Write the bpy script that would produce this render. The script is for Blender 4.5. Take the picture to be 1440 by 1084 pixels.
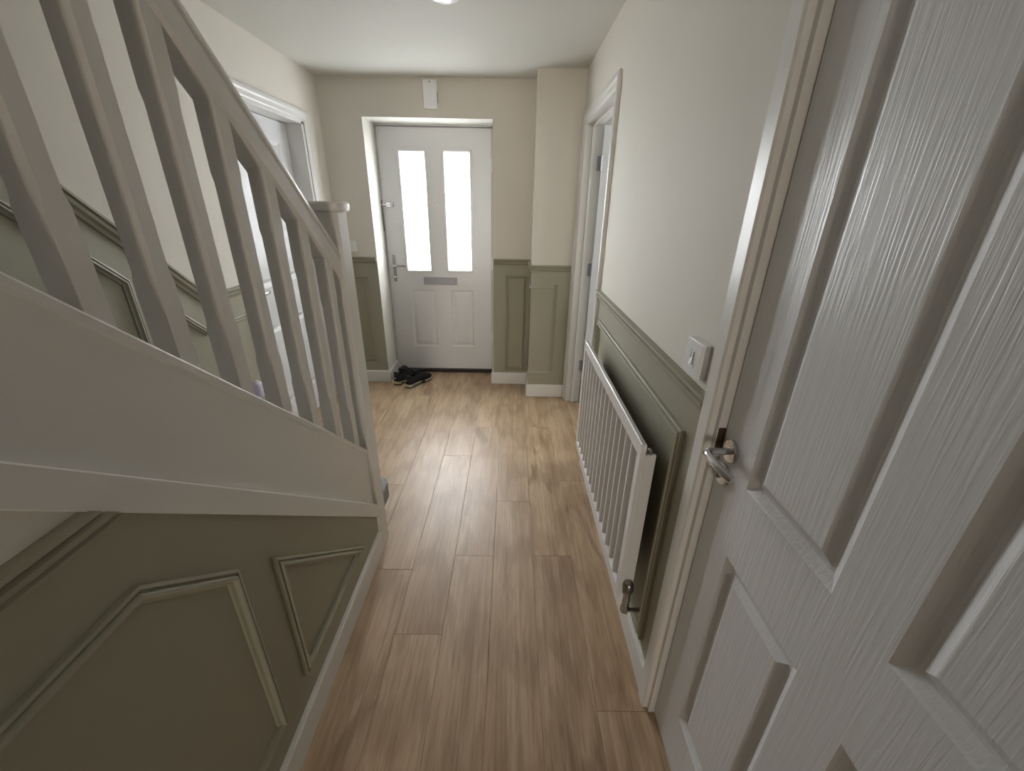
import bpy, bmesh, math, random
from mathutils import Vector, Matrix
random.seed(7)
for o in list(bpy.data.objects): bpy.data.objects.remove(o)
S = bpy.context.scene; COL = S.collection

# ------------------------------------------------------------------ camera
yaw, pitch, roll = math.radians(.348), math.radians(23.543), math.radians(1.062)
FW = Vector((math.sin(yaw)*math.cos(pitch), math.cos(yaw)*math.cos(pitch), -math.sin(pitch)))
RT = Vector((math.cos(yaw), -math.sin(yaw), 0)); UP = RT.cross(FW)
R2 = RT*math.cos(roll)+UP*math.sin(roll); U2 = -RT*math.sin(roll)+UP*math.cos(roll)
cd = bpy.data.cameras.new('camera'); cam = bpy.data.objects.new('camera', cd); COL.objects.link(cam)
cd.sensor_fit = 'HORIZONTAL'; cd.sensor_width = 36; cd.lens = 582.633/1440*36; cd.clip_start = .02
M = Matrix.Identity(4)
for i in range(3): M[i][0], M[i][1], M[i][2] = R2[i], U2[i], -FW[i]
M[2][3] = 1.497; cam.matrix_world = M
S.camera = cam

# ------------------------------------------------------------------ world, daylight, exposure
W = bpy.data.worlds.new('overcast_sky'); S.world = W; W.use_nodes = True
W.node_tree.nodes['Background'].inputs[0].default_value = (.86, .92, 1, 1)
W.node_tree.nodes['Background'].inputs[1].default_value = 1.0
S.view_settings.view_transform = 'Standard'; S.view_settings.look = 'None'
S.view_settings.gamma = 1; S.view_settings.use_curve_mapping = False
S.view_settings.exposure = 0.43
GLASS = 9.5
def area(name, loc, rot, sx, sy, power, color=(1, 1, 1), spread=180):
    l = bpy.data.lights.new(name, 'AREA'); l.shape = 'RECTANGLE'; l.size = sx; l.size_y = sy; l.energy = power; l.color = color; l.spread = math.radians(spread)
    o = bpy.data.objects.new(name, l); COL.objects.link(o); o.location = loc; o.rotation_euler = rot
    return o
D = math.radians
area('rear_fill', (.0, -7.9, 1.45), (D(90), 0, 0), 1.0, 1.3, 90, (1, .90, .80))         # added unseen fill for the weak light from behind, shines +y
area('cloakroom_window_daylight', (1.95, 2.75, 1.5), (D(90), 0, D(90)), .6, .9, 13, (.93, .97, 1))     # window of the small room on the right, shines -x
for _x in (-.810, -.453): area('front_street_daylight', (_x, 3.833, 1.38), (D(-82), 0, D(15)), .19, .9, 8, (.95, .98, 1), 85)   # added narrow-spread lamp behind each pane, throws its daylight deeper, shines -y
area('front_sky_daylight', (-1.35, 5.5, 2.9), (D(-50), 0, D(-12)), 2.0, 1.6, 450, (.95, .98, 1))   # overcast sky over the street, falls in and down through the front door panes
area('stairwell_fill', (-1.0, .1, 4.7), (0, 0, 0), .7, 2.2, 5, (1, .97, .94))          # added unseen fill lamp above the stairs, shines down

# ------------------------------------------------------------------ materials
def nt(name):
    m = bpy.data.materials.new(name); m.use_nodes = True
    return m, m.node_tree.nodes, m.node_tree.links, m.node_tree.nodes['Principled BSDF']
def srgb(r, g, b):
    f = lambda c: (c/255/12.92) if c/255 <= .04045 else ((c/255+.055)/1.055)**2.4
    return (f(r), f(g), f(b), 1)
def bump(n, l, b, height, strength, dist=.002):
    bp = n.new('ShaderNodeBump'); bp.inputs['Strength'].default_value = strength; bp.inputs['Distance'].default_value = dist
    l.new(height, bp.inputs['Height']); l.new(bp.outputs['Normal'], b.inputs['Normal']); return bp
def paint(name, col, rough=.6, scale=220, strength=.12, var=.03):
    m, n, l, b = nt(name)
    tc = n.new('ShaderNodeTexCoord'); no = n.new('ShaderNodeTexNoise'); no.inputs['Scale'].default_value = scale; no.inputs['Detail'].default_value = 3
    l.new(tc.outputs['Object'], no.inputs['Vector'])
    n2 = n.new('ShaderNodeTexNoise'); n2.inputs['Scale'].default_value = 2.5; n2.inputs['Detail'].default_value = 4; l.new(tc.outputs['Object'], n2.inputs['Vector'])
    mx = n.new('ShaderNodeMix'); mx.data_type = 'RGBA'
    mx.inputs[6].default_value = tuple(c*(1-var) for c in col[:3])+(1,); mx.inputs[7].default_value = tuple(min(1, c*(1+var)) for c in col[:3])+(1,)
    l.new(n2.outputs['Fac'], mx.inputs[0]); l.new(mx.outputs[2], b.inputs['Base Color'])
    b.inputs['Roughness'].default_value = rough
    bump(n, l, b, no.outputs['Fac'], strength, .0008)
    return m
def plain(name, col, rough=.4, metal=0.0, scale=60, strength=.05):
    m, n, l, b = nt(name)
    b.inputs['Base Color'].default_value = col; b.inputs['Roughness'].default_value = rough; b.inputs['Metallic'].default_value = metal
    tc = n.new('ShaderNodeTexCoord'); no = n.new('ShaderNodeTexNoise'); no.inputs['Scale'].default_value = scale
    l.new(tc.outputs['Object'], no.inputs['Vector']); bump(n, l, b, no.outputs['Fac'], strength, .0004)
    return m
CREAM = paint('cream_emulsion', srgb(224, 219, 208), .75)
SAGE = paint('sage_green_eggshell', srgb(160, 157, 138), .5, strength=.08)
WHITE_CEIL = paint('white_ceiling_emulsion', srgb(213, 211, 203), .85)
WHITE = paint('white_satin_woodwork', srgb(226, 224, 220), .33, scale=90, strength=.06, var=.01)
STAIRW = paint('white_painted_stairs', srgb(222, 219, 213), .36, scale=90, strength=.07, var=.015)
PVC = plain('white_door_skin', srgb(226, 226, 226), .38, scale=160, strength=.06)
PLASTIC = plain('white_plastic', srgb(240, 240, 240), .3)
LILAC = plain('lilac_white_plastic', srgb(214, 208, 232), .3)
RADW = plain('white_radiator_enamel', srgb(224, 223, 222), .3)
FIN = plain('grey_convector_steel', srgb(150, 150, 150), .5)
CHROME = plain('polished_chrome', srgb(205, 205, 208), .14, 1.0)
SATIN = plain('satin_nickel', srgb(150, 148, 144), .32, 1.0)
LETTER = plain('grey_letter_plate', srgb(168, 168, 172), .42, .55)
DARK = plain('dark_gap_rubber', srgb(26, 24, 22), .8)
THRESH = plain('dark_threshold', srgb(40, 30, 25), .6)
SHOE = plain('black_shoe_fabric', srgb(17, 17, 19), .8, scale=700, strength=.4)
SHOEGL = plain('black_shoe_overlay', srgb(24, 24, 28), .4)
SOLE = plain('cream_shoe_sole', srgb(196, 190, 160), .6)
RUBBER = plain('black_rubber_sole', srgb(14, 14, 14), .7)
BROWN = plain('aged_brass_plate', srgb(92, 72, 55), .45, .7)
def grain_paint(name, col):
    m, n, l, b = nt(name)
    b.inputs['Base Color'].default_value = col; b.inputs['Roughness'].default_value = .33
    tc = n.new('ShaderNodeTexCoord'); mp = n.new('ShaderNodeMapping'); mp.inputs['Scale'].default_value = (1, 1, .045)
    l.new(tc.outputs['Object'], mp.inputs['Vector'])
    no = n.new('ShaderNodeTexNoise'); no.inputs['Scale'].default_value = 150; no.inputs['Detail'].default_value = 2.5; no.inputs['Distortion'].default_value = .6
    l.new(mp.outputs['Vector'], no.inputs['Vector'])
    n2 = n.new('ShaderNodeTexNoise'); n2.inputs['Scale'].default_value = 4.5; l.new(tc.outputs['Object'], n2.inputs['Vector'])
    rp = n.new('ShaderNodeValToRGB'); rp.color_ramp.elements[0].position = .42; rp.color_ramp.elements[1].position = .6
    l.new(no.outputs['Fac'], rp.inputs['Fac'])
    r2 = n.new('ShaderNodeMath'); r2.operation = 'MULTIPLY'; l.new(rp.outputs['Color'], r2.inputs[0]); l.new(n2.outputs['Fac'], r2.inputs[1])
    bump(n, l, b, r2.outputs[0], .42, .0010)
    return m
GRAIN = grain_paint('white_embossed_woodgrain', srgb(222, 222, 223))
def glass_mat():
    m, n, l, b = nt('daylit_frosted_glass')
    b.inputs['Base Color'].default_value = (.9, .93, .95, 1); b.inputs['Roughness'].default_value = .3
    tc = n.new('ShaderNodeTexCoord'); no = n.new('ShaderNodeTexNoise'); no.inputs['Scale'].default_value = 60
    l.new(tc.outputs['Object'], no.inputs['Vector']); bump(n, l, b, no.outputs['Fac'], .3, .002)
    b.inputs['Emission Color'].default_value = (.95, .98, 1, 1); b.inputs['Emission Strength'].default_value = GLASS
    tr = n.new('ShaderNodeBsdfTransparent'); mx = n.new('ShaderNodeMixShader'); mx.inputs[0].default_value = .45; out = n['Material Output']
    l.new(tr.outputs[0], mx.inputs[1]); l.new(b.outputs[0], mx.inputs[2]); l.new(mx.outputs[0], out.inputs['Surface'])
    return m
FROST = glass_mat()
def oak():
    m, n, l, b = nt('oak_plank')
    tc = n.new('ShaderNodeTexCoord'); oi = n.new('ShaderNodeObjectInfo')
    ad = n.new('ShaderNodeVectorMath'); ad.operation = 'ADD'
    sc = n.new('ShaderNodeVectorMath'); sc.operation = 'SCALE'; sc.inputs[0].default_value = (7.3, 23.1, 3.7)
    l.new(oi.outputs['Random'], sc.inputs['Scale']); l.new(tc.outputs['Object'], ad.inputs[0]); l.new(sc.outputs[0], ad.inputs[1])
    def noise(scale, vec, detail=4, dist=0.0):
        mp = n.new('ShaderNodeMapping'); mp.inputs['Scale'].default_value = vec; l.new(ad.outputs[0], mp.inputs['Vector'])
        no = n.new('ShaderNodeTexNoise'); no.inputs['Scale'].default_value = scale; no.inputs['Detail'].default_value = detail; no.inputs['Distortion'].default_value = dist
        l.new(mp.outputs['Vector'], no.inputs['Vector']); return no.outputs['Fac']
    broad = noise(10, (1, .09, 1), 3, .6); fine = noise(95, (1, .022, 1), 4, .2); knots = noise(6, (1.2, .35, 1), 2, 1.5)
    # cathedral rings
    mp = n.new('ShaderNodeMapping'); mp.inputs['Scale'].default_value = (1, .13, 1); l.new(ad.outputs[0], mp.inputs['Vector'])
    wv = n.new('ShaderNodeTexWave'); wv.wave_type = 'RINGS'; wv.inputs['Scale'].default_value = 9; wv.inputs['Distortion'].default_value = 7; wv.inputs['Detail'].default_value = 3; wv.inputs['Detail Scale'].default_value = 1.4
    l.new(mp.outputs['Vector'], wv.inputs['Vector'])
    def ramp(src, *st):
        r = n.new('ShaderNodeValToRGB'); e = r.color_ramp.elements
        e[0].position, e[0].color = st[0]; e[1].position, e[1].color = st[-1]
        for p, c in st[1:-1]:
            k = e.new(p); k.color = c
        l.new(src, r.inputs['Fac']); return r.outputs['Color']
    def mix(kind, fac, a, c):
        x = n.new('ShaderNodeMix'); x.data_type = 'RGBA'; x.blend_type = kind
        if isinstance(fac, float): x.inputs[0].default_value = fac
        else: l.new(fac, x.inputs[0])
        l.new(a, x.inputs[6]); l.new(c, x.inputs[7]); return x.outputs[2]
    base = ramp(broad, (.25, srgb(172, 144, 115)), (.5, srgb(189, 163, 133)), (.78, srgb(200, 176, 147)))
    c = mix('MULTIPLY', .55, base, ramp(fine, (.34, (.60, .56, .52, 1)), (.56, (1, 1, 1, 1))))
    pores = noise(210, (1, .05, 1), 2, .1)
    c = mix('MULTIPLY', .4, c, ramp(pores, (.36, (.6, .55, .5, 1)), (.46, (1, 1, 1, 1))))
    c = mix('MULTIPLY', .42, c, ramp(wv.outputs['Color'], (.1, (.66, .6, .54, 1)), (.55, (1, 1, 1, 1))))
    c = mix('MULTIPLY', .55, c, ramp(knots, (.26, (.45, .38, .32, 1)), (.36, (1, 1, 1, 1))))
    tint = ramp(oi.outputs['Random'], (0, (.94, .94, .945, 1)), (1, (1.0, .99, .975, 1)))
    c = mix('MULTIPLY', 1.0, c, tint)
    l.new(c, b.inputs['Base Color']); b.inputs['Roughness'].default_value = .42
    b.inputs['Specular IOR Level'].default_value = .5
    mm = n.new('ShaderNodeMath'); mm.operation = 'ADD'; l.new(fine, mm.inputs[0])
    m2 = n.new('ShaderNodeMath'); m2.operation = 'MULTIPLY'; m2.inputs[1].default_value = .5; l.new(wv.outputs['Fac'], m2.inputs[0]); l.new(m2.outputs[0], mm.inputs[1])
    bump(n, l, b, mm.outputs[0], .5, .001)
    return m
OAK = oak()
def carpet():
    m, n, l, b = nt('grey_flecked_carpet')
    tc = n.new('ShaderNodeTexCoord'); no = n.new('ShaderNodeTexNoise'); no.inputs['Scale'].default_value = 260; no.inputs['Detail'].default_value = 4
    l.new(tc.outputs['Object'], no.inputs['Vector'])
    r = n.new('ShaderNodeValToRGB'); r.color_ramp.elements[0].position = .35; r.color_ramp.elements[0].color = srgb(105, 108, 113); r.color_ramp.elements[1].position = .65; r.color_ramp.elements[1].color = srgb(184, 186, 188)
    l.new(no.outputs['Fac'], r.inputs['Fac']); l.new(r.outputs['Color'], b.inputs['Base Color']); b.inputs['Roughness'].default_value = .95
    bump(n, l, b, no.outputs['Fac'], .9, .005); return m
CARPET = carpet()

# ------------------------------------------------------------------ mesh helpers
V = Vector
class MB:
    def __init__(s): s.v = []; s.f = []; s.m = []
    def add(s, vs, fs, mi=0):
        o = len(s.v); s.v += [tuple(p) for p in vs]; s.f += [tuple(i+o for i in f) for f in fs]; s.m += [mi]*len(fs); return s
    def box(s, x0, x1, y0, y1, z0, z1, mi=0):
        vs = [(x, y, z) for x in (x0, x1) for y in (y0, y1) for z in (z0, z1)]
        return s.add(vs, [(0, 1, 3, 2), (4, 6, 7, 5), (0, 4, 5, 1), (2, 3, 7, 6), (0, 2, 6, 4), (1, 5, 7, 3)], mi)
    def prism(s, pts, off, mi=0):
        n = len(pts); a = [V(p) for p in pts]; b = [p+V(off) for p in a]
        return s.add(a+b, [tuple(range(n)), tuple(range(2*n-1, n-1, -1))]+[(i, (i+1) % n, n+(i+1) % n, n+i) for i in range(n)], mi)
    def sweep(s, path, N, prof, closed=False, mi=0):
        P = [V(p) for p in path]; N = V(N).normalized(); n = len(P); k = len(prof); vs = []
        for i in range(n):
            tin = (P[i]-P[i-1]).normalized() if (closed or i > 0) else None
            tout = (P[(i+1) % n]-P[i]).normalized() if (closed or i < n-1) else None
            tin = tin or tout; tout = tout or tin
            l1, l2 = N.cross(tin), N.cross(tout); mt = (l1+l2)/(1+l1.dot(l2))
            vs += [P[i]+mt*a+N*b for a, b in prof]
        fs = []
        for i in range(n if closed else n-1):
            j = (i+1) % n
            fs += [(i*k+q, i*k+(q+1) % k, j*k+(q+1) % k, j*k+q) for q in range(k)]
        if not closed: fs += [tuple(range(k)), tuple(range(n*k-1, n*k-k-1, -1))]
        return s.add(vs, fs, mi)
    def tube(s, path, r, seg=12, mi=0, sq=1.0):
        P = [V(p) for p in path]; n = len(P); rs = r if isinstance(r, (list, tuple)) else [r]*n; vs = []
        ref = None
        for i in range(n):
            t = (P[min(i+1, n-1)]-P[max(i-1, 0)]).normalized()
            if ref is None: ref = V((0, 0, 1)) if abs(t.z) < .9 else V((1, 0, 0))
            u = (ref-t*ref.dot(t)).normalized(); w = t.cross(u); ref = u
            vs += [P[i]+(u*math.cos(2*math.pi*q/seg)*sq+w*math.sin(2*math.pi*q/seg))*rs[i] for q in range(seg)]
        fs = [(i*seg+q, i*seg+(q+1) % seg, (i+1)*seg+(q+1) % seg, (i+1)*seg+q) for i in range(n-1) for q in range(seg)]
        fs += [tuple(range(seg-1, -1, -1)), tuple(range((n-1)*seg, n*seg))]
        return s.add(vs, fs, mi)
    def lathe(s, c, axis, prof, seg=32, mi=0):
        axis = V(axis).normalized(); u = axis.orthogonal().normalized(); w = axis.cross(u); c = V(c); k = len(prof)
        vs = [c+axis*h+(u*math.cos(2*math.pi*q/seg)+w*math.sin(2*math.pi*q/seg))*r for r, h in prof for q in range(seg)]
        fs = [(i*seg+q, i*seg+(q+1) % seg, (i+1)*seg+(q+1) % seg, (i+1)*seg+q) for i in range(k-1) for q in range(seg)]
        fs += [tuple(range(seg-1, -1, -1)), tuple(range((k-1)*seg, k*seg))]
        return s.add(vs, fs, mi)
    def build(s, name, mats, parent=None, bevel=0, seg=2, smooth=False, kind=None, label=None, cat=None, group=None, recalc=True):
        mats = mats if isinstance(mats, (list, tuple)) else [mats]
        me = bpy.data.meshes.new(name); me.from_pydata(s.v, [], s.f)
        for m in mats: me.materials.append(m)
        for p, mi in zip(me.polygons, s.m): p.material_index = mi
        bm = bmesh.new(); bm.from_mesh(me)
        if recalc: bmesh.ops.recalc_face_normals(bm, faces=bm.faces)
        if bevel:
            es = [e for e in bm.edges if len(e.link_faces) == 2 and e.calc_face_angle(0) > .5]
            bmesh.ops.bevel(bm, geom=es, offset=bevel, segments=seg, affect='EDGES', profile=.5, clamp_overlap=True)
        if smooth:
            for f in bm.faces: f.smooth = True
            for e in bm.edges:
                if len(e.link_faces) == 2 and e.calc_face_angle(0) > .7: e.smooth = False
        bm.to_mesh(me); bm.free()
        o = bpy.data.objects.new(name, me); COL.objects.link(o)
        if parent is not None:
            o.parent = parent; o.matrix_parent_inverse = parent.matrix_world.inverted()
        tag(o, label, cat, group, kind); return o
def tag(o, label=None, cat=None, group=None, kind=None):
    if label: o['label'] = label
    if cat: o['category'] = cat
    if group: o['group'] = group
    if kind: o['kind'] = kind
    return o
def empty(name, loc, label=None, cat=None, kind=None):
    o = bpy.data.objects.new(name, None); COL.objects.link(o); o.location = loc; o.empty_display_size = .1
    bpy.context.view_layer.update(); return tag(o, label, cat, None, kind)

XR, XL, YF, YP, YD, H = .467, -1.394, 3.490, 3.224, 3.765, 2.30
YO = 3.87           # outer face of the front wall
ZD = 1.072          # paint line behind the dado rail
XP = .153           # left edge of the boxed pillar
XO0, XO1, ZO = -1.096, -.150, 2.062
XS = -.595          # face of the under-stairs wall
YB = -8.1           # room behind the camera
def two(mb, x0, x1, y0, y1, z0, z1):
    if z0 < ZD < z1: mb.box(x0, x1, y0, y1, z0, ZD, 1); mb.box(x0, x1, y0, y1, ZD, z1, 0)
    else: mb.box(x0, x1, y0, y1, z0, z1, 1 if z1 <= ZD else 0)
PANEL = [(0, 0), (0, .011), (.006, .013), (.008, .007), (.011, .008), (.014, .017), (.020, .018), (.023, .009), (.030, .006), (.030, 0)]
DADO = [(-.024, 0), (-.024, .009), (-.018, .011), (-.015, .006), (-.010, .008), (-.004, .019), (.005, .021), (.008, .012), (.013, .014), (.016, .023), (.024, .023), (.024, 0)]   # (up, out)
DADO_H = [(o, u) for u, o in DADO]
ARCH = [(0, 0), (0, .012), (.006, .017), (.020, .018), (.028, .014), (.046, .012), (.052, .009), (.058, .009), (.058, 0)]
SKIRT = [(0, 0), (.014, 0), (.014, .098), (.010, .106), (0, .108)]

# ------------------------------------------------------------------ floor: slab and planks
fl = MB().box(-1.6, .62, -8.2, YO, -.08, -.009).build('floor', OAK, kind='structure', label='oak-look plank floor running down the hallway')
PW = .180
EJ = {-1: 1.45, 0: 1.838, 1: 1.455, 2: .809, 3: 1.3, -2: 1.063, -3: 1.365, -4: 1.973, -5: 1.25, -6: 1.7, -7: 1.1, -8: 1.55, -9: 1.3}
cache = {}
for k in range(-9, 4):
    x0, x1 = -.061+PW*k, -.061+PW*(k+1)
    x0c, x1c = max(x0, -1.56), min(x1, .577)
    y = EJ[k]-1.22*5
    while y < 3.8:
        ya, yb = max(y, -4.5), min(y+1.22, 3.83); y += 1.22
        if yb-ya < .02: continue
        key = (round(x1c-x0c, 3), round(yb-ya, 3))
        if key in cache:
            o = cache[key].copy(); COL.objects.link(o)
        else:
            g = .0003; w, d = x1c-x0c, yb-ya
            o = MB().box(-w/2+g, w/2-g, -d/2+g, d/2-g, -.009, 0).build('plank', OAK, bevel=.0009, seg=1); cache[key] = o
        o.location = ((x0c+x1c)/2, (ya+yb)/2, 0); o.parent = fl

# ------------------------------------------------------------------ ceiling
MB().box(-.60, .62, -8.2, YO, H, H+.12).box(-1.52, -.60, 1.55, YO, H, H+.12).box(-1.52, -.6, -8.2, -1.5, H, H+.12).build('ceiling', WHITE_CEIL, kind='structure', label='plain white plaster ceiling over the hallway')
up = MB()   # upper stairwell above the stairs
up.box(-1.52, -.5, 1.55, 1.65, H+.12, 4.8).box(-.6, -.5, -1.5, 1.55, H+.12, 4.8).box(-1.52, -.5, -2.7, -2.6, H+.12, 4.8).box(-.6, -.5, -2.6, -1.5, H+.12, 4.8).box(-1.52, -.5, -2.7, 1.65, 4.8, 4.9)
up.build('wall_stairwell_upper', CREAM, kind='structure', label='cream upper walls of the stairwell')

# ------------------------------------------------------------------ right wall
T = .11
RD0, RD1, RDH = -.041, .823, 2.02         # big white door opening
WD0, WD1, WDH = 2.256, 3.158, 2.01       # opening to the small side room
wr = MB()
two(wr, XR, XR+T, -8.1, RD0, 0, H); wr.box(XR, XR+T, RD0, RD1, RDH, H, 0); two(wr, XR, XR+T, RD1, WD0, 0, H)
wr.box(XR, XR+T, WD0, WD1, WDH, H, 0); two(wr, XR, XR+T, WD1, YO, 0, H)
wr = wr.build('wall_right', [CREAM, SAGE], kind='structure', label='right hallway wall, cream above and sage green below the dado')
MB().sweep([(XR, .873, 1.073), (XR, 2.192, 1.073)], (-1, 0, 0), [(-a, b) for a, b in DADO]).build('dado_rail', SAGE, wr)
def frame(pts, N, parent, mat=SAGE, prof=PANEL):
    return MB().sweep(pts, N, prof, closed=True).build('panel_moulding', mat, parent)
def rect_x(x, ya, yb, za, zb, sgn):      # closed loop whose interior is on the left seen along the normal
    p = [(x, ya, za), (x, yb, za), (x, yb, zb), (x, ya, zb)]
    return p if sgn > 0 else p[::-1]
frame(rect_x(XR, .957, 2.128, .135, .957, -1), (-1, 0, 0), wr)
wb = MB()
two(wb, -.62, XR, YB-.1, YB, 0, H); wb.build('wall_back', [CREAM, SAGE], kind='structure', label='back wall behind the viewer')
# pillar and front wall
pl = MB(); two(pl, XP, XR, YP, YF+.02, 0, H)
pl = pl.build('wall_pillar', [CREAM, SAGE], kind='structure', label='boxed-out pillar beside the front door, cream over sage')
wf = MB()
two(wf, -1.52, XO0, YF, YO, 0, H); two(wf, XO1, XR+T, YF, YO, 0, H); wf.box(XO0, XO1, YF, YO, ZO, H, 0)
wf = wf.build('wall_front', [CREAM, SAGE], kind='structure', label='front wall around the entrance door, cream over sage')
rv = MB(); rv.box(XO0-.001, XO0+.003, YF-.001, 3.82, 0, ZO).box(XO1-.003, XO1+.001, YF-.001, 3.82, 0, ZO).box(XO0, XO1, YF-.001, 3.82, ZO-.003, ZO+.001)
rv.build('door_reveal', WHITE_CEIL, wf)
MB().sweep([(XL, YF, 1.066), (XO0-.002, YF, 1.066)], (0, 0, 1), [(-o, u) for o, u in DADO_H]).build('dado_rail', SAGE, wf)
MB().sweep([(XO1+.002, YF, 1.070), (XP, YF, 1.070)], (0, 0, 1), [(-o, u) for o, u in DADO_H]).build('dado_rail', SAGE, wf)
MB().sweep([(XP, YF-.001, 1.060), (XP, YP, 1.060), (XR-.018, YP, 1.060)], (0, 0, 1), [(-o, u) for o, u in DADO_H]).build('dado_rail', SAGE, pl)
def rect_y(y, xa, xb, za, zb):
    return [(xa, y, za), (xb, y, za), (xb, y, zb), (xa, y, zb)]
frame(rect_y(YF, -1.36, -1.181, .195, .932), (0, -1, 0), wf)
frame(rect_y(YF, -.047, .124, .135, .962), (0, -1, 0), wf)
# pillar moulding: runs round the corner, right upright closes it
pm = MB()
PH = [(0, 0), (.010, 0), (.012, .008), (.008, .018), (.006, .028), (0, .028)]
for z in (.205, .908): pm.sweep([(XP, YF-.03, z), (XP, YP, z), (.356, YP, z)], (0, 0, 1), [(-a, b) for a, b in PH])
pm.sweep([(.356, YP, .205), (.356, YP, .938)], (0, -1, 0), PANEL)
pm.build('panel_moulding', SAGE, pl)

# ------------------------------------------------------------------ left wall
LD0, LD1 = 2.343, 3.198
wl = MB()
def slopeL(y): return 1.073+max(0, (1.887-y))*.867          # dado centre along the stairs
two(wl, -1.52, XL, LD1, YF+.01, 0, H); wl.box(-1.52, XL, LD0, LD1, 1.98, H, 0)
two(wl, -1.52, XL, 1.887, LD0, 0, H)
yA, yB_ = -2.6, 1.887; zA = slopeL(yA)
wl.prism([(XL, yB_, 0), (XL, yA, 0), (XL, yA, zA), (XL, yB_, ZD)], (-.116, 0, 0), 1)
wl.prism([(XL, yB_, ZD), (XL, yA, zA), (XL, yA, 5.2), (XL, yB_, 5.2)], (-.116, 0, 0), 0)
wl = wl.build('wall_left', [CREAM, SAGE], kind='structure', label='left wall along the stairs, cream over sage with sloping dado')
MB().sweep([(XL, -1.6, slopeL(-1.6)), (XL, 1.887, 1.073), (XL, 2.278, 1.073)], (1, 0, 0), DADO).build('dado_rail', SAGE, wl)
def zl(y): return slopeL(y)-.16
frame([(XL, -.6, zl(-.6)-.6), (XL, 1.528, .45), (XL, 1.528, zl(1.528)), (XL, -.6, zl(-.6))], (1, 0, 0), wl)
frame([(XL, 1.64, .35), (XL, 2.20, .35), (XL, 2.20, .955), (XL, 1.838, .955), (XL, 1.64, .955+.198*.867)], (1, 0, 0), wl)
# far strip of the left wall between door and corner has skirting only

# ------------------------------------------------------------------ under-stairs wall
MS = .883
def trim_bot(y): return 1.499-MS*y
wu = MB(); zc = ZD
yx = (1.499+.03-zc)/MS        # where the dado level meets the stair
wu.prism([(XS, 1.496, 0), (XS, 1.496, trim_bot(1.496)+.03), (XS, yx, zc), (XS, YB, zc), (XS, YB, 0)], (-.06, 0, 0), 1)
wu.prism([(XS, yx, zc), (XS, -.95, trim_bot(-.95)+.03), (XS, -.95, H), (XS, YB, H), (XS, YB, zc)], (-.06, 0, 0), 0)
wu = wu.build('wall_understairs', [CREAM, SAGE], kind='structure', label='panelled sage wall enclosing the space under the stairs')
dd_ = MB(); k = len(DADO)       # the near rail is cut to the slope where it dies under the string strip
dd_.add([(XS+o, YB+.1, 1.074+u) for u, o in DADO]+[(XS+o, (1.501-1.074-u)/MS, 1.074+u) for u, o in DADO], [tuple(range(k)), tuple(range(2*k-1, k-1, -1))]+[(i, (i+1) % k, k+(i+1) % k, k+i) for i in range(k)])
dd_.build('dado_rail', SAGE, wu)
frame([(XS, -.9, .204), (XS, .667, .204), (XS, .668, .758), (XS, .476, .932), (XS, -.9, .932)], (1, 0, 0), wu)
frame([(XS, .782, .207), (XS, 1.292, .207), (XS, .782, .672)], (1, 0, 0), wu)

# ------------------------------------------------------------------ skirting boards
SK = [(-a, b) for a, b in SKIRT]
MB().sweep([(XS, YB, 0), (XS, 1.485, 0)], (0, 0, 1), SK).build('baseboard_understairs', WHITE, kind='structure', label='white skirting along the under-stairs wall')
MB().sweep([(XR, .873, 0), (XR, 2.192, 0)], (0, 0, 1), SKIRT).build('baseboard_right', WHITE, kind='structure', label='white skirting below the radiator')
MB().sweep([(XL, 3.268, 0), (XL, YF, 0), (XO0+.003, YF, 0), (XO0+.003, YD-.008, 0)], (0, 0, 1), SK).build('baseboard_front_left', WHITE, kind='structure', label='white skirting turning into the front door reveal')
MB().sweep([(XO1-.003, YD-.008, 0), (XO1-.003, YF, 0), (XP, YF, 0), (XP, YP, 0), (XR-.02, YP, 0)], (0, 0, 1), SK).build('baseboard_front_right', WHITE, kind='structure', label='white skirting stepping round the pillar')
MB().sweep([(XL, 1.775, 0), (XL, 2.275, 0)], (0, 0, 1), SK).build('baseboard_left', WHITE, kind='structure', label='white skirting between stairs and left doorway')

# ------------------------------------------------------------------ doors
def grooved(mb, w0, w1, h0, h1, panels, P, parent, mi=0, gw=.045, gd=.012):
    """face of a moulded door in (u, v) -> P(u, v, depth); panels = rectangles with a V groove round a flat field"""
    us = sorted({w0, w1, *[p[0] for p in panels], *[p[1] for p in panels]}); vs = sorted({h0, h1, *[p[2] for p in panels], *[p[3] for p in panels]})
    for a, b in zip(us, us[1:]):
        for c, d in zip(vs, vs[1:]):
            if any(p[0] <= a+1e-6 and b <= p[1]+1e-6 and p[2] <= c+1e-6 and d <= p[3]+1e-6 for p in panels): continue
            mb.add([P(a, c, 0), P(b, c, 0), P(b, d, 0), P(a, d, 0)], [(0, 1, 2, 3)], mi)
    for (a, b, c, d) in panels:
        st = [(0, 0), (gw*.10, .003), (gw*.44, gd), (gw*.58, gd), (gw*.95, .002), (gw, .0015)]; rings = []; pb = MB()
        for o, dep in st: rings.append([P(a+o, c+o, dep), P(b-o, c+o, dep), P(b-o, d-o, dep), P(a+o, d-o, dep)])
        for r0, r1 in zip(rings, rings[1:]):
            for i in range(4):
                j = (i+1) % 4; pb.add([r0[i], r0[j], r1[j], r1[i]], [(0, 1, 2, 3)], mi)
        pb.add(rings[-1], [(0, 1, 2, 3)], mi); pb.build('door_panel', GRAIN, parent, recalc=False)
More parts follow.
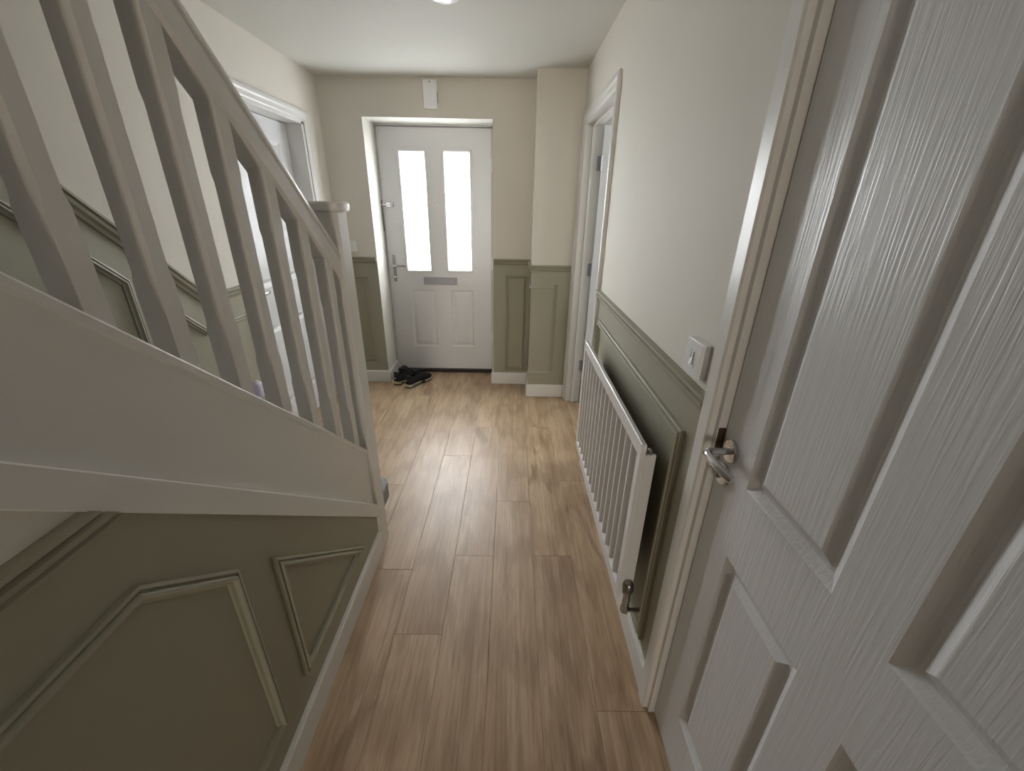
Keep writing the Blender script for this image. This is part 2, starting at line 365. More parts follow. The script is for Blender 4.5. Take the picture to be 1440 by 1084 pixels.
def lever_set(parent, base, out, along, mat=CHROME, droop=.0):
    """round rose, curved lever; out = away from the door, along = lever direction"""
    out = V(out); along = V(along); b = V(base); dn = V((0, 0, -1))
    ro = MB().lathe(b, out, [(.026, 0), (.026, .007), (.024, .009), (.012, .0095), (.012, .010)], 32).build('rose', mat, parent, smooth=True)
    p = [b+out*.008, b+out*.035, b+out*.05, b+out*.058+along*.008, b+out*.060+along*.022, b+out*.060+along*.045-dn*.001, b+out*.058+along*.068, b+out*.053+along*.086+dn*.003, b+out*.047+along*.097+dn*.006]
    MB().tube(p, [.008, .008, .0085, .0090, .0095, .0095, .0093, .009, .0085], 16).build('lever', mat, parent, smooth=True)
    return ro

# --- door_1: front door with two frosted lights
d1 = empty('door_1', (-.62, YD+.03, 0), 'white front door with two tall frosted glass panes', None, 'structure')
DX0, DX1, DZ0, DZ1 = -1.081, -.176, .03, 2.042
lights = [(-.913, -.710, .953, 1.873), (-.556, -.350, .957, 1.876)]
lows = [(-.909, -.685, .253, .783), (-.543, -.341, .253, .785)]
lf = MB(); Pf = lambda u, v, d: V((u, YD+d, v))
us = sorted({DX0, DX1, *[q for p in lights+lows for q in p[:2]]}); vs = sorted({DZ0, DZ1, *[q for p in lights+lows for q in p[2:]]})
for a, b in zip(us, us[1:]):
    for c, d in zip(vs, vs[1:]):
        if any(p[0] <= a+1e-6 and b <= p[1]+1e-6 and p[2] <= c+1e-6 and d <= p[3]+1e-6 for p in lights+lows): continue
        lf.add([Pf(a, c, 0), Pf(b, c, 0), Pf(b, d, 0), Pf(a, d, 0)], [(0, 1, 2, 3)])
for (a, b, c, d) in lows:
    pb = MB(); st = [(0, 0), (.004, .004), (.012, .008), (.020, .008), (.045, .0015)]
    rg = [[Pf(a+o, c+o, dp), Pf(b-o, c+o, dp), Pf(b-o, d-o, dp), Pf(a+o, d-o, dp)] for o, dp in st]
    for r0, r1 in zip(rg, rg[1:]):
        for i in range(4): pb.add([r0[i], r0[(i+1) % 4], r1[(i+1) % 4], r1[i]], [(0, 1, 2, 3)])
    pb.add(rg[-1], [(0, 1, 2, 3)]); pb.build('door_panel', PVC, d1, recalc=False)
for (a, b, c, d) in lights:      # edges of the glazed holes
    r0 = [Pf(a, c, 0), Pf(b, c, 0), Pf(b, d, 0), Pf(a, d, 0)]; r1 = [p+V((0, .02, 0)) for p in r0]
    for i in range(4): lf.add([r0[i], r0[(i+1) % 4], r1[(i+1) % 4], r1[i]], [(0, 1, 2, 3)])
r0 = [Pf(DX0, DZ0, 0), Pf(DX1, DZ0, 0), Pf(DX1, DZ1, 0), Pf(DX0, DZ1, 0)]; r1 = [p+V((0, .044, 0)) for p in r0]
for i in range(4): lf.add([r0[i], r0[(i+1) % 4], r1[(i+1) % 4], r1[i]], [(0, 1, 2, 3)])
for a, b in zip(us, us[1:]):
    for c, d in zip(vs, vs[1:]):
        if any(p[0] <= a+1e-6 and b <= p[1]+1e-6 and p[2] <= c+1e-6 and d <= p[3]+1e-6 for p in lights): continue
        lf.add([Pf(a, c, .044), Pf(a, d, .044), Pf(b, d, .044), Pf(b, c, .044)], [(0, 1, 2, 3)])
lf.build('door_leaf', PVC, d1, recalc=False)
BEAD = [(-.018, 0), (-.018, .006), (-.012, .009), (-.003, .009), (.003, .004), (.003, -.012), (-.018, -.002)]
for (a, b, c, d) in lights:
    MB().sweep(rect_y(YD, a, b, c, d), (0, -1, 0), BEAD, closed=True).build('glazing_bead', PVC, d1)
    MB().box(a-.004, b+.004, YD+.010, YD+.018, c-.004, d+.004).build('glass_pane', FROST, d1)
lp = MB().box(-.780, -.484, YD-.008, YD-.001, .832, .895).build('letter_plate', LETTER, d1, bevel=.003)
MB().box(-.768, -.496, YD-.0125, YD-.0075, .842, .885).build('letter_flap', LETTER, lp, bevel=.002)
MB().lathe((-.621, YD, 1.493), (0, -1, 0), [(.011, 0), (.011, .004), (.008, .006), (.004, .006)], 20).build('door_viewer', PLASTIC, d1, smooth=True)
hp = MB().box(-1.044, -1.018, YD-.010, YD-.0005, .853, 1.078).build('handle_plate', SATIN, d1, bevel=.008, seg=3)
MB().tube([(-1.031, YD-.006, .995), (-1.031, YD-.045, .995), (-1.022, YD-.056, .995), (-1.0, YD-.058, .996), (-.96, YD-.056, .995), (-.922, YD-.05, .994)], [.010, .010, .0105, .010, .009, .008], 14).build('lever', CHROME, hp, smooth=True)
MB().lathe((-1.031, YD-.009, .897), (0, -1, 0), [(.0095, 0), (.0095, .012), (.006, .012)], 18).build('lock_cylinder', CHROME, hp, smooth=True)
for z in (1.063, .868): MB().lathe((-1.031, YD-.0095, z), (0, -1, 0), [(.005, 0), (.004, .003), (.001, .003)], 12).build('screw', CHROME, hp)
dr = MB().box(-1.053, -.990, YD-.012, YD-.0005, 1.463, 1.50).build('restrictor_keeper', CHROME, d1, bevel=.003)
MB().tube([(-1.043, YD-.016, 1.482), (-1.091, YD-.018, 1.482)], .0055, 10).build('restrictor_arm', CHROME, dr, smooth=True)
for z in (1.785, 1.02, .36): MB().tube([(-.166, YD-.012, z-.05), (-.166, YD-.012, z+.05)], .0095, 12).box(-.176, -.163, YD-.010, YD-.002, z-.05, z+.05).build('hinge', PLASTIC, d1)
# frame, threshold
fr = MB()
fr.box(XO0+.003, DX0-.005, YD-.006, YO, 0, ZO-.003).box(DX1+.005, XO1-.003, YD-.006, YO, 0, ZO-.003).box(XO0+.003, XO1-.003, YD-.006, YO, DZ1+.006, ZO-.003)
fr.box(DX0-.006, DX0+.02, YD+.046, YO, .0, ZO-.003).box(DX1-.02, DX1+.006, YD+.046, YO, 0, ZO-.003).box(DX0, DX1, YD+.046, YO, DZ1-.02, ZO-.003)
t1 = fr.build('trim_1', PVC, kind='structure', label='white frame of the front door')
rs = MB().box(-1.0925, -1.083, YD-.014, YD-.0065, 1.445, 1.515).build('restrictor_bracket', SATIN, t1, bevel=.002)
ch = MB()
MB().tube([(-1.088, YD-.012, 1.445), (-1.087, YD-.013, 1.40), (-1.086, YD-.013, 1.33), (-1.085, YD-.012, 1.275)], [.004, .0045, .0045, .006], 8).build('hanging_arm', SATIN, rs, smooth=True)
MB().box(XO0+.003, XO1-.003, YD-.03, YO, 0, .024).build('door_threshold', THRESH, t1, bevel=.004)

# --- door_2: big closed door on the right
d2 = empty('door_2', (XR+.018, .39, 0), 'large white four-panel moulded door with chrome lever beside the light switch', None, 'structure')
XD = XR+.017; y0, y1, z0, z1 = -.023, .805, .006, 1.995
pn = [(.095, .341, .198, .796), (.442, .688, .198, .796), (.095, .341, .974, 1.86), (.442, .688, .974, 1.86)]
lf = MB(); Pr = lambda u, v, d: V((XD+d, u, v))
grooved(lf, y0, y1, z0, z1, pn, Pr, d2)
r0 = [Pr(y0, z0, 0), Pr(y1, z0, 0), Pr(y1, z1, 0), Pr(y0, z1, 0)]; r1 = [p+V((.038, 0, 0)) for p in r0]
for i in range(4): lf.add([r0[i], r0[(i+1) % 4], r1[(i+1) % 4], r1[i]], [(0, 1, 2, 3)])
lf.add(r1, [(0, 1, 2, 3)])
lf.build('door_leaf', GRAIN, d2)
lever_set(d2, (XD, .765, 1.017), (-1, 0, 0), (0, -1, 0))
es = MB().lathe((XD, .772, .953), (-1, 0, 0), [(.026, 0), (.026, .007), (.024, .009), (.010, .0095), (.010, .0096)], 32).build('escutcheon', CHROME, d2, smooth=True)
MB().lathe((XD-.009, .772, .953), (-1, 0, 0), [(.0085, 0), (.0085, .009), (.006, .011)], 16).build('lock_cylinder', SATIN, es, smooth=True)
for z in (.22, 1.0, 1.78): MB().tube([(XD-.004, -.027, z-.05), (XD-.004, -.027, z+.05)], .005, 10).build('hinge', SATIN, d2)
# lining + architrave of door_2
li = MB(); li.box(XR-.001, XR+T, .809, RD1, 0, RDH).box(XR-.001, XR+T, RD0, -.027, 0, RDH).box(XR-.001, XR+T, RD0, RD1, 1.999, RDH)
li.box(XD+.04, XD+.055, .796, .810, 0, 2.0).box(XD+.04, XD+.055, RD0, -.014, 0, 2.0)
li.build('trim_2', WHITE, kind='structure', label='white lining and architrave of the big right door')
t2 = bpy.data.objects['trim_2']
AP = [(0, 0), (0, .014), (.005, .018), (.044, .018), (.049, .014), (.049, 0)]
MB().sweep([(XR, .872, 0), (XR, .872, 2.055), (XR, -.09, 2.055), (XR, -.09, 0)], (-1, 0, 0), [(-a, b) for a, b in AP]).build('architrave', WHITE, t2)
MB().box(XR+.001, XR+.016, .8065, .8092, .985, 1.05).build('strike_plate', BROWN, t2)

# --- door_3: open door of the small side room, hinged on the far jamb
d3 = empty('door_3', (XR+T, 3.12, 0), 'white door standing open into the small side room', None, 'structure')
lf = MB(); P3 = lambda u, v, d: V((u, 3.098+d, v)); u0, u1 = XR+T+.006, XR+T+.006+.84
pn3 = [(u0+.11, u0+.36, .157, .77), (u0+.48, u0+.73, .157, .77), (u0+.11, u0+.36, .955, 1.85), (u0+.48, u0+.73, .955, 1.85)]
grooved(lf, u0, u1,   .006, 1.975, pn3, P3, d3)
r0 = [P3(u0, .006, 0), P3(u1, .006, 0), P3(u1, 1.975, 0), P3(u0, 1.975, 0)]; r1 = [p+V((0, .036, 0)) for p in r0]
for i in range(4): lf.add([r0[i], r0[(i+1) % 4], r1[(i+1) % 4], r1[i]], [(0, 1, 2, 3)])
lf.add(r1, [(0, 1, 2, 3)]); lf.build('door_leaf', GRAIN, d3)
for z in (1.76, 1.07, .32): MB().tube([(u0-.004, 3.095, z-.045), (u0-.004, 3.095, z+.045)], .006, 10).box(u0-.026, u0-.004, 3.126, 3.129, z-.045, z+.045).build('hinge', LETTER, d3)
li = MB(); li.box(XR-.001, XR+T, 3.13, WD1, 0, WDH).box(XR-.001, XR+T, WD0, 2.284, 0, WDH).box(XR-.001, XR+T, WD0, WD1, 1.983, WDH)
li.box(XR+.045, XR+.062, 3.116, 3.131, 0, 1.984).box(XR+.045, XR+.062, 2.282, 2.296, 0, 1.984).box(XR+.045, XR+.062, 2.282, 3.13, 1.970, 1.984)
t3 = li.build('trim_3', WHITE, kind='structure', label='white lining and architrave of the small side room doorway')
A3 = [(a*1.2, b) for a, b in ARCH]
MB().sweep([(XR, 3.222, 0), (XR, 3.222, 2.046), (XR, 2.190, 2.046), (XR, 2.190, 0)], (-1, 0, 0), [(-a, b) for a, b in A3]).build('architrave', WHITE, t3)
# the side room itself
rm = MB(); rm.box(XR+T, 2.0, 3.60, 3.70, 0, H).box(2.0, 2.1, 1.9, 3.7, 0, H).box(XR+T, 2.1, 1.85, 1.95, 0, H).box(XR+T, 2.1, 1.85, 3.7, H, H+.1)
rm.build('wall_side_room', WHITE_CEIL, kind='structure', label='pale walls of the small room behind the open door')
fr2 = MB().box(XR+T, 2.05, 1.9, 3.65, -.06, 0).build('floor_side_room', plain('pale_vinyl', srgb(170, 160, 150), .4), kind='structure', label='floor of the small side room')

# --- door_4: closed door on the left wall
d4 = empty('door_4', (-1.52, 2.76, 0), 'white four-panel door behind the staircase balusters', None, 'structure')
XQ = -1.500; y0, y1 = 2.352, 3.168
lf = MB(); P4 = lambda u, v, d: V((XQ-d, u, v))
pn4 = [(2.466, 2.714, .215, .77), (2.807, 3.055, .215, .77), (2.466, 2.714, 1.005, 1.84), (2.807, 3.055, 1.005, 1.84)]
grooved(lf, y0, y1, .01, 1.958, pn4, P4, d4, gw=.05)
r0 = [P4(y0, .01, 0), P4(y1, .01, 0), P4(y1, 1.958, 0), P4(y0, 1.958, 0)]; r1 = [p-V((.038, 0, 0)) for p in r0]
for i in range(4): lf.add([r0[i], r0[(i+1) % 4], r1[(i+1) % 4], r1[i]], [(0, 1, 2, 3)])
lf.add(r1, [(0, 1, 2, 3)]); lf.build('door_leaf', GRAIN, d4)
lever_set(d4, (XQ, 2.408, .995), (1, 0, 0), (0, 1, 0))
li = MB(); li.box(-1.57, XL+.001, y1+.004, LD1, 0, 1.98).box(-1.57, XL+.001, LD0, y0-.004, 0, 1.98).box(-1.57, XL+.001, LD0, LD1, 1.962, 1.982)
li.box(-1.70, -1.545, LD0-.05, LD1+.05, 0, 2.04)
t4 = li.build('trim_4', WHITE, kind='structure', label='white lining and architrave of the left doorway')
MB().sweep([(XL, 2.277, 0), (XL, 2.277, 2.043), (XL, 3.266, 2.043), (XL, 3.266, 0)], (1, 0, 0), [(-a*1.17, b) for a, b in ARCH][::-1]).build('architrave', WHITE, t4)

# ------------------------------------------------------------------ staircase
st = empty('staircase', (-1.0, 1.3, 0), 'white painted staircase with square balusters, newel post and grey carpet', 'staircase')
RISE, GO = .2, .2278
XSI = -.628                                   # inner face of the open-side string
for n in range(1, 13):
    ya, yb = 1.768-GO*n, 1.768-GO*(n-1)
    x1 = -.610 if n == 1 else XSI-.001
    s = MB(); zt = RISE*n
    prof = [(ya-.02, zt-.205 if n > 1 else 0), (yb-.018, zt-.205 if n > 1 else 0), (yb-.018, zt-.045), (yb-.003, zt-.032), (yb, zt-.018), (yb-.006, zt-.004), (yb-.02, zt), (ya-.02, zt)]
    xa = XL+.03 if n > 1 else XL+.016
    if n > 1: s.prism([(xa, y, z) for y, z in prof], (x1-xa, 0, 0))
    else:            # bottom step: tread wraps past the newel with a rounded corner over a set-back riser
        s.box(xa, -.668, ya, yb-.05, 0, zt-.06)
        cr = [(x1-.05+.05*math.cos(t), yb-.05+.05*math.sin(t)) for t in [i*math.pi/16 for i in range(9)]]
        s.prism([(x, y, zt-.085) for x, y in cr+[(xa, yb), (xa, ya+.03), (-.668, ya+.03), (-.668, 1.5695), (x1, 1.5695)]], (0, 0, .085))
    s.build('carpeted_step', CARPET, st, bevel=.012 if n == 1 else 0, seg=3, smooth=n == 1)
# wall string
def nose(y): return .2+(1.768-y)*.878
MB().prism([(XL+.001, 1.768, 0), (XL+.001, 1.768, .27), (XL+.001, -1.0, nose(-1.0)+.09), (XL+.001, -1.0, nose(-1.0)-.25), (XL+.001, 1.45, 0)], (.026, 0, 0)).build('wall_string', STAIRW, st, bevel=.003)
def base_top(y): return 1.851-.878*y
def trim_top(y): return 1.571-MS*y
YE = -.95
MB().prism([(XS-.001, 1.488, trim_bot(1.488)+.012), (XS-.001, 1.488, base_top(1.488)-.026), (XS-.001, YE, base_top(YE)-.026), (XS-.001, YE, trim_bot(YE)+.012)], (-.032, 0, 0)).build('outer_string', STAIRW, st)
MB().prism([(XS-.0005, 1.486, trim_bot(1.486)), (XS-.0005, 1.486, trim_top(1.486)), (XS-.0005, YE, trim_top(YE)), (XS-.0005, YE, trim_bot(YE))], (.0155, 0, 0)).build('string_cover_strip', STAIRW, st, bevel=.0025)
# base rail: moulded profile, swept along the slope
d = V((0, 1, -.878)).normalized(); up_ = V((1, 0, 0)).cross(d); up_ = up_ if up_.z > 0 else -up_
def rail(name, prof, zline, ya, yb, mat=STAIRW):
    """prof: (x, height along z above line); ends cut plumb"""
    mb = MB(); k = len(prof); vs = [(x, ya, zline(ya)+h) for x, h in prof]+[(x, yb, zline(yb)+h) for x, h in prof]
    mb.add(vs, [tuple(range(k)), tuple(range(2*k-1, k-1, -1))]+[(i, (i+1) % k, k+(i+1) % k, k+i) for i in range(k)])
    return mb.build(name, mat, st, smooth=False)
XC = -.622
rail('base_rail', [(XC-.030, -.03), (XC-.030, -.006), (XC-.026, 0), (XC+.026, 0), (XC+.030, -.006), (XC+.030, -.022), (XC+.026, -.028), (XC+.020, -.034), (XC-.020, -.034)], base_top, YE, 1.488)
def hand_top(y): return 2.653-.878*y
HP = [(-.020, -.102), (-.029, -.095), (-.030, -.040), (-.026, -.034), (-.026, -.030), (-.031, -.022), (-.029, -.008), (-.020, .001), (-.008, .004), (.008, .004), (.020, .001), (.029, -.008), (.031, -.022), (.026, -.030), (.026, -.034), (.030, -.040), (.029, -.095), (.020, -.102)]
rail('handrail', [(XC+x, h) for x, h in HP], hand_top, YE, 1.488)
bw = .0203
ys = [1.415-.1365*i for i in range(0, 17)]
for yc in ys:
    zb = lambda y: base_top(y)-.004
    zt = lambda y: hand_top(y)-.092
    b = MB(); L0 = zt(yc)-zb(yc)
    def ring(z_of, c):        # octagon with chamfer c
        q = bw
        pts = [(-q+c, -q), (q-c, -q), (q, -q+c), (q, q-c), (q-c, q), (-q+c, q), (-q, q-c), (-q, -q+c)]
        return [V((XC+x, yc+y, z_of(yc+y))) for x, y in pts]
    m0 = zb(yc)+.16; m1 = zt(yc)-.13
    rings = [ring(zb, .0008), ring(lambda y: m0, .0008), ring(lambda y: m0+.018, .0055), ring(lambda y: m1-.018, .0055), ring(lambda y: m1, .0008), ring(zt, .0008)]
    vs = [p for r in rings for p in r]
    fs = [(i*8+q, i*8+(q+1) % 8, (i+1)*8+(q+1) % 8, (i+1)*8+q) for i in range(5) for q in range(8)]+[tuple(range(8)), tuple(range(47, 39, -1))]
    b.add(vs, fs); b.build('baluster', STAIRW, st)
nx0, nx1, ny0, ny1 = -.663, -.581, 1.486, 1.569
np_ = MB().box(nx0, nx1, ny0, ny1, 0, 1.468).build('newel_post', STAIRW, st, bevel=.003)
MB().prism([(nx0-.012, ny0-.012, 1.467), (nx1+.012, ny0-.012, 1.467), (nx1+.012, ny1+.012, 1.467), (nx0-.012, ny1+.012, 1.467)], (0, 0, .031)).build('newel_cap', STAIRW, np_, bevel=.010, seg=4, smooth=True)

# ------------------------------------------------------------------ radiator
rx = .378; ry0, ry1, rz0, rz1 = 1.012, 2.012, .268, .876
ra = empty('radiator', (rx+.045, (ry0+ry1)/2, rz0), 'white fluted panel radiator on the sage right wall', 'radiator')
mb = MB(); NF = 15; pit = (ry1-ry0-.05)/NF; fz0, fz1 = rz0+.032, rz1-.042
def pt(y, z, d): return V((rx+d, y, z))
ysn = [ry0]
mb.add([pt(ry0, rz0, 0), pt(ry1, rz0, 0), pt(ry1, fz0, 0), pt(ry0, fz0, 0)], [(0, 1, 2, 3)])
mb.add([pt(ry0, fz1, 0), pt(ry1, fz1, 0), pt(ry1, rz1, 0), pt(ry0, rz1, 0)], [(0, 1, 2, 3)])
a0 = ry0+.025
mb.add([pt(ry0, fz0, 0), pt(a0, fz0, 0), pt(a0, fz1, 0), pt(ry0, fz1, 0)], [(0, 1, 2, 3)])
mb.add([pt(ry1-.025, fz0, 0), pt(ry1, fz0, 0), pt(ry1, fz1, 0), pt(ry1-.025, fz1, 0)], [(0, 1, 2, 3)])
for i in range(NF):
    y = a0+pit*i; q = [0, .06, .36, .62, .94, 1.0]; dd = [0, 0, .014, .014, 0, 0]; ez = [0, 0, .014, .014, 0, 0]
    for j in range(5):
        ya, yb = y+pit*q[j], y+pit*q[j+1]
        A, Bq, Cq, Dq = pt(ya, fz0+ez[j], dd[j]), pt(yb, fz0+ez[j+1], dd[j+1]), pt(yb, fz1-ez[j+1], dd[j+1]), pt(ya, fz1-ez[j], dd[j])
        mb.add([A, Bq, Cq, Dq], [(0, 1, 2, 3)])
    # sloped ends of the flute
    for zz, s in ((fz0, 1), (fz1, -1)):
        mb.add([pt(y+pit*.06, zz, 0), pt(y+pit*.94, zz, 0), pt(y+pit*.62, zz+s*.014, .014), pt(y+pit*.36, zz+s*.014, .014)], [(0, 1, 2, 3)])
# rim and back
for (ya, yb, za, zb) in ((ry0, ry1, rz1, rz1), (ry0, ry1, rz0, rz0)):
    mb.add([pt(ya, za, 0), pt(yb, za, 0), pt(yb, za, .016), pt(ya, za, .016)], [(0, 1, 2, 3)])
for y in (ry0, ry1): mb.add([pt(y, rz0, 0), pt(y, rz1, 0), pt(y, rz1, .016), pt(y, rz0, .016)], [(0, 1, 2, 3)])
mb.add([pt(ry0, rz0, .016), pt(ry1, rz0, .016), pt(ry1, rz1, .016), pt(ry0, rz1, .016)], [(0, 1, 2, 3)])
mb.build('front_panel', RADW, ra, recalc=True)
MB().tube([(rx+.004, ry0+.002, rz1), (rx+.004, ry1-.002, rz1)], .005, 10).build('top_edge', RADW, ra, smooth=True)
cf = MB(); k = 0; yy = ry0+.05
while yy < ry1-.05:
    cf.box(rx+.017, rx+.046, yy, yy+.002, rz0+.05, rz1-.05); yy += .022
cf.build('convector_fins', FIN, ra)
MB().box(rx+.016, rx+.050, ry0+.004, ry0+.016, rz0+.03, rz1-.035).build('side_panel', RADW, ra, bevel=.003)
MB().box(rx+.016, rx+.050, ry1-.016, ry1-.004, rz0+.03, rz1-.035).build('side_panel', RADW, ra, bevel=.003)
MB().lathe((rx+.028, ry0+.012, rz1-.022), (0, -1, 0), [(.008, 0), (.008, .012), (.005, .012), (.005, .018)], 12).build('bleed_valve', CHROME, ra)
for y in (ry0+.2, ry1-.2): MB().box(rx+.03, XR-.002, y-.012, y+.012, rz0+.1, rz1-.25).build('wall_bracket', FIN, ra)
vx, vy = rx+.030, ry0+.013
va = MB().tube([(vx, ry0+.03, rz0+.018), (vx, ry0-.009, rz0+.018)], .010, 12).tube([(vx, vy-.022, rz0+.045), (vx, vy-.022, rz0-.03)], .012, 14).build('radiator_valve', CHROME, ra, smooth=True)
MB().lathe((vx, vy-.022, rz0+.044), (0, 0, 1), [(.016, 0), (.018, .004), (.018, .03), (.014, .038), (.004, .04)], 16).build('valve_cap', SATIN, va, smooth=True)
MB().lathe((vx, vy-.022, rz0-.050), (0, 0, 1), [(.015, 0), (.015, .022), (.011, .026)], 6).build('hex_nut', CHROME, va)
MB().tube([(vx, vy-.022, rz0-.036), (vx+.01, vy-.022, rz0-.046), (XR-.002, vy-.022, rz0-.046)], .0075, 12).build('supply_pipe', CHROME, va, smooth=True)
MB().tube([(vx, ry1-.03, rz0+.018), (vx, ry1+.018, rz0+.018), (vx, ry1+.018, rz0-.03), (XR-.002, ry1+.018, rz0-.04)], .009, 12).build('return_pipe', CHROME, ra, smooth=True)

# ------------------------------------------------------------------ small wall things
def wall_switch(name, c, n, u, w, h, label, rockers=1):
    """plate centred at c on the wall, n = outward normal, u = horizontal direction"""
    c, n, u = V(c), V(n), V(u); z = V((0, 0, 1))
    e = empty(name, c, label, 'switch')
    def bx(nm, cu, cz, hw, hh, d0, d1, mat, bev, par):
        p = c+u*cu+z*cz; pts = [p+n*d0-u*hw-z*hh, p+n*d0+u*hw-z*hh, p+n*d0+u*hw+z*hh, p+n*d0-u*hw+z*hh]
        return MB().prism(pts, n*(d1-d0)).build(nm, mat, par, bevel=bev, seg=3)
    bx('back_box', 0, 0, w/2-.0015, h/2-.0015, .0005, .0145, PLASTIC, .002, e)
    bx('switch_plate', 0, 0, w/2, h/2, .0142, .0222, PLASTIC, .003, e)
    c = c+n*.0122
    r = MB(); rk = .011; p = c
    pts = [p+n*.0102-z*.017, p+n*.0165-z*.017, p+n*.0115, p+n*.0125+z*.017, p+n*.0102+z*.017]
    pts = [q-u*rk*.6 for q in pts]; r.prism(pts, u*rk*1.2).build('rocker', PLASTIC, e, bevel=.0008)
    fr_ = MB(); 
    fr_.sweep([c+n*.0098-u*.010-z*.021, c+n*.0098+u*.010-z*.021, c+n*.0098+u*.010+z*.021, c+n*.0098-u*.010+z*.021], n, [(0, 0), (0, .0015), (.0025, .0015), (.0025, 0)], closed=True).build('rocker_surround', PLASTIC, e)
    return e
wall_switch('light_switch', (XR, .955, 1.163), (-1, 0, 0), (0, 1, 0), .088, .088, 'white rocker light switch above the dado by the big right door')
wall_switch('light_switch', (-1.283, YF, 1.176), (0, -1, 0), (1, 0, 0), .085, .085, 'white light switch between the newel post and the front door')
# plug-in unit on socket, low on the left wall
pu = empty('plug_in_freshener', (XL, 2.054, .55), 'small lilac-white plug-in air freshener low on the left wall', 'air freshener')
MB().box(XL+.0005, XL+.009, 2.012, 2.098, .49, .576).build('socket_plate', PLASTIC, pu, bevel=.003)
MB().prism([(XL+.0095, 2.032, .505), (XL+.0095, 2.082, .505), (XL+.0095, 2.082, .595), (XL+.0095, 2.032, .595)], (.042, 0, 0)).build('body', LILAC, pu, bevel=.014, seg=4, smooth=True)
MB().lathe((XL+.03, 2.057, .593), (0, 0, 1), [(.011, 0), (.011, .008), (.007, .011)], 16).build('vent_cap', PLASTIC, pu, smooth=True)
# door chime box above the front door
cb = empty('chime_box', (-.588, YF, 2.112), 'white box-shaped door chime mounted over the front door', 'door chime')
MB().box(-.636, -.540, YF-.036, YF-.0005, 2.112, 2.281).build('case', PLASTIC, cb, bevel=.004)
MB().lathe((-.588, YF-.036, 2.267), (0, -1, 0), [(.005, -.001), (.005, .0012), (.002, .0012)], 14).build('screw', FIN, cb)
MB().box(-.5403, -.5385, YF-.022, YF-.012, 2.145, 2.215).build('side_slot', DARK, cb)
# smoke alarm
sa = empty('smoke_alarm', (-.290, 2.180, H), 'round white smoke alarm on the ceiling', 'smoke alarm')
MB().lathe((-.290, 2.180, H-.0005), (0, 0, -1), [(.078, 0), (.080, .006), (.078, .016), (.066, .026), (.060, .028)], 40).build('base', PLASTIC, sa, smooth=True)
MB().lathe((-.290, 2.180, H-.028), (0, 0, -1), [(.058, 0), (.056, .006), (.046, .011), (.01, .012)], 40).build('cover', PLASTIC, sa, smooth=True)
for a in range(6):
    t = a*math.pi/3+.3; c, s_ = math.cos(t), math.sin(t)
    MB().prism([(-.290+c*.066-s_*.018, 2.180+s_*.066+c*.018, H-.0265), (-.290+c*.066+s_*.018, 2.180+s_*.066-c*.018, H-.0265), (-.290+c*.071+s_*.018, 2.180+s_*.071-c*.018, H-.0225), (-.290+c*.071-s_*.018, 2.180+s_*.071+c*.018, H-.0225)], (0, 0, -.0012)).build('vent_slot', FIN, sa)

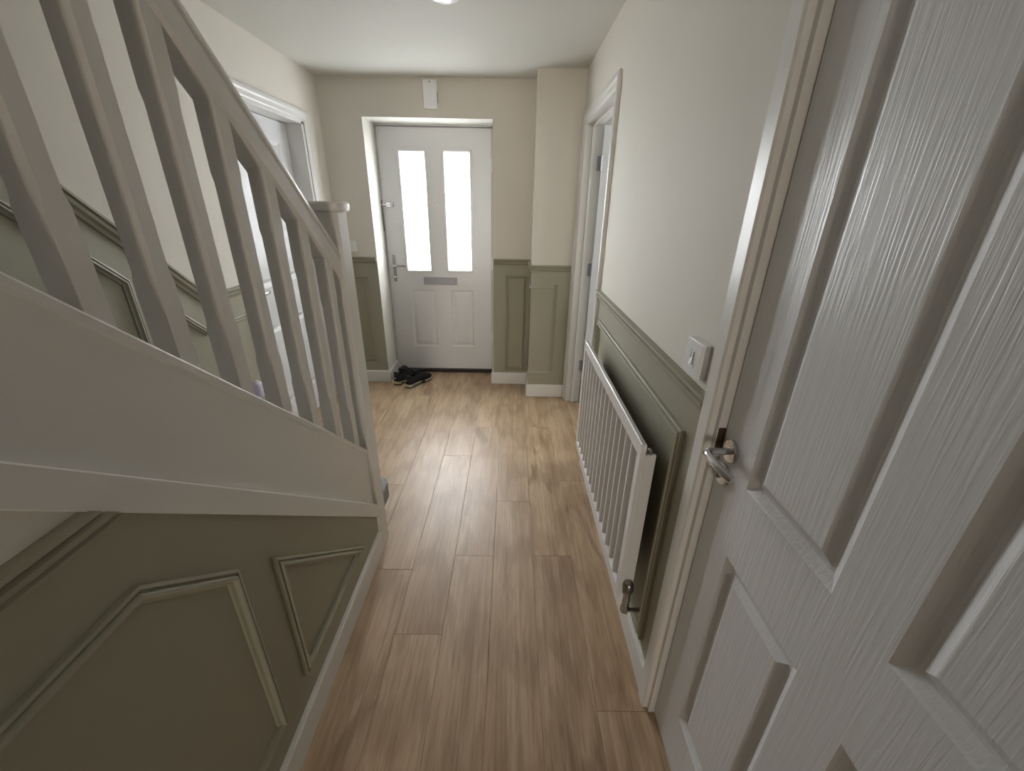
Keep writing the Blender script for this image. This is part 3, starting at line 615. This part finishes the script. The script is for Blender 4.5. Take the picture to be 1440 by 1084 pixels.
# ------------------------------------------------------------------ shoes
def shoe(loc, ang, label, mirror=1, tilt=0):
    """low running shoe, heel at origin, toe along +x, length .295"""
    L = .295
    e = empty('trainer', (0, 0, 0), label, 'shoe')
    # outline half widths and heights along the length
    T_ = [0, .03, .10, .22, .36, .50, .64, .78, .90, .97, 1.0]
    Wd = [.018, .028, .034, .036, .036, .040, .047, .049, .042, .028, .012]
    bend = [0, 0, 0, .002, .004, .004, .002, -.002, -.006, -.010, -.012]
    def strip(z_lo, z_hi, grow):
        m = MB(); n = len(T_); seg = []
        for i, t in enumerate(T_):
            w = Wd[i]+grow; x = t*L+(-.004 if i == 0 else .004 if i == n-1 else 0)*(grow > 0); y = bend[i]*mirror
            spring = .012*max(0, (t-.72)/.28)**2+.004*max(0, (.08-t)/.08)
            lo = z_lo(t)+spring; hi = z_hi(t)+spring
            seg.append([(x, y-w*.94, lo), (x, y-w, (lo+hi)/2), (x, y-w*.97, hi), (x, y+w*.97, hi), (x, y+w, (lo+hi)/2), (x, y+w*.94, lo)])
        vs = [p for s in seg for p in s]; fs = [(i*6+q, i*6+(q+1) % 6, (i+1)*6+(q+1) % 6, (i+1)*6+q) for i in range(n-1) for q in range(6)]+[tuple(range(6)), tuple(range(n*6-1, n*6-7, -1))]
        return m.add(vs, fs)
    so = strip(lambda t: 0, lambda t: .009, .004).build('outsole', RUBBER, e, smooth=True)
    ms = strip(lambda t: .009, lambda t: .031-.010*min(1, max(0, (t-.3)/.5)), .0035).build('midsole', SOLE, e, smooth=True)
    for i in range(7):     # black cut-outs of the heel cushioning
        xx = .030+i*.016
        for sg in (-1, 1): MB().lathe((xx, sg*(.0385 if xx > .04 else .0365), .019), (0, sg, 0), [(.0055, 0), (.0055, .0022), (.003, .003)], 8).build('sole_cutout', RUBBER, ms)
    MB().prism([(.135, -.046, .008), (.175, -.050, .008), (.185, -.050, .030), (.150, -.046, .032)], (0, .098, 0)).build('shank_overlay', SHOEGL, ms)
    # upper: rings with an opening at the ankle
    up_ = MB(); n = len(T_); hts = [.112, .116, .108, .094, .098, .110, .098, .080, .064, .050, .036]; base = .026
    rings = []
    for i, t in enumerate(T_):
        w = Wd[i]; h = hts[i]; x = t*L; y0 = bend[i]*mirror; b0 = base-.010*min(1, max(0, (t-.3)/.5))+.012*max(0, (t-.72)/.28)**2
        r = []
        for q in range(13):
            a = math.pi*q/12; ca, sa_ = math.cos(a), math.sin(a)
            top = sa_**.62
            yy = -w*(abs(ca)**.62)*(1 if ca > 0 else -1); zz = b0+(h-b0)*top
            r.append((x-(.006*top if i == 0 else 0), y0+yy, zz))
        rings.append(r)
    vs = [p for r in rings for p in r]; fs = []
    for i in range(n-1):
        for q in range(12):
            if 1 <= i <= 3 and 4 <= q <= 7: continue        # foot opening
            fs.append((i*13+q, i*13+q+1, (i+1)*13+q+1, (i+1)*13+q))
    fs += [tuple(range(13)), tuple(range(n*13-1, n*13-14, -1))]
    u = up_.add(vs, fs).build('upper', SHOE, e, smooth=True)
    md = u.modifiers.new('thick', 'SOLIDIFY'); md.thickness = .004; md.offset = -1
    # collar roll round the opening, tongue, laces, heel tab
    col = [V(rings[i][4]) for i in (1, 2, 3, 4)]+[V(rings[4][q]) for q in (5, 6, 7)]+[V(rings[i][8]) for i in (4, 3, 2, 1)]+[V(rings[1][q]) for q in (7, 6, 5)]
    MB().tube(col+[col[0]], .0055, 8).build('collar', SHOEGL, u, smooth=True)
    MB().prism([(.105, -.022, .092), (.165, -.024, .102), (.165, .024, .102), (.105, .022, .092), ], (-.020, 0, .038)).build('tongue', SHOE, u, bevel=.004)
    for i in range(4):
        x = .128+i*.020; z = .117-.0042*i*i*.75
        MB().tube([(x, -.026, z-.012), (x+.004, -.012, z+.001), (x+.006, 0, z+.003), (x+.004, .012, z+.001), (x, .026, z-.012)], .0026, 6).build('lace', SHOEGL, u)
    MB().box(-.008, -.002, -.011, .011, .080, .130).build('heel_tab', SHOEGL, u, bevel=.002)
    MB().box(-.0085, -.0065, -.006, .006, .066, .074).build('reflective_tab', PLASTIC, u)
    MB().prism([(.205, -.048, .018), (.297, -.010, .022), (.299, .006, .022), (.205, .046, .018), (.24, 0, .018)], (0, 0, .012)).build('toe_bumper', SHOEGL, u, bevel=.004)
    e.rotation_euler = (0, tilt, ang); e.location = loc; e['group'] = 'pair of black running shoes'
    return e
shoe((-.900, 3.340, .0), math.atan2(.29, .165), 'black running shoe with cream heel cushioning, standing further from the white reveal', 1)
shoe((-1.014, 3.402, .0), math.atan2(.285, .12), 'black running shoe tucked against the white door reveal skirting', -1)
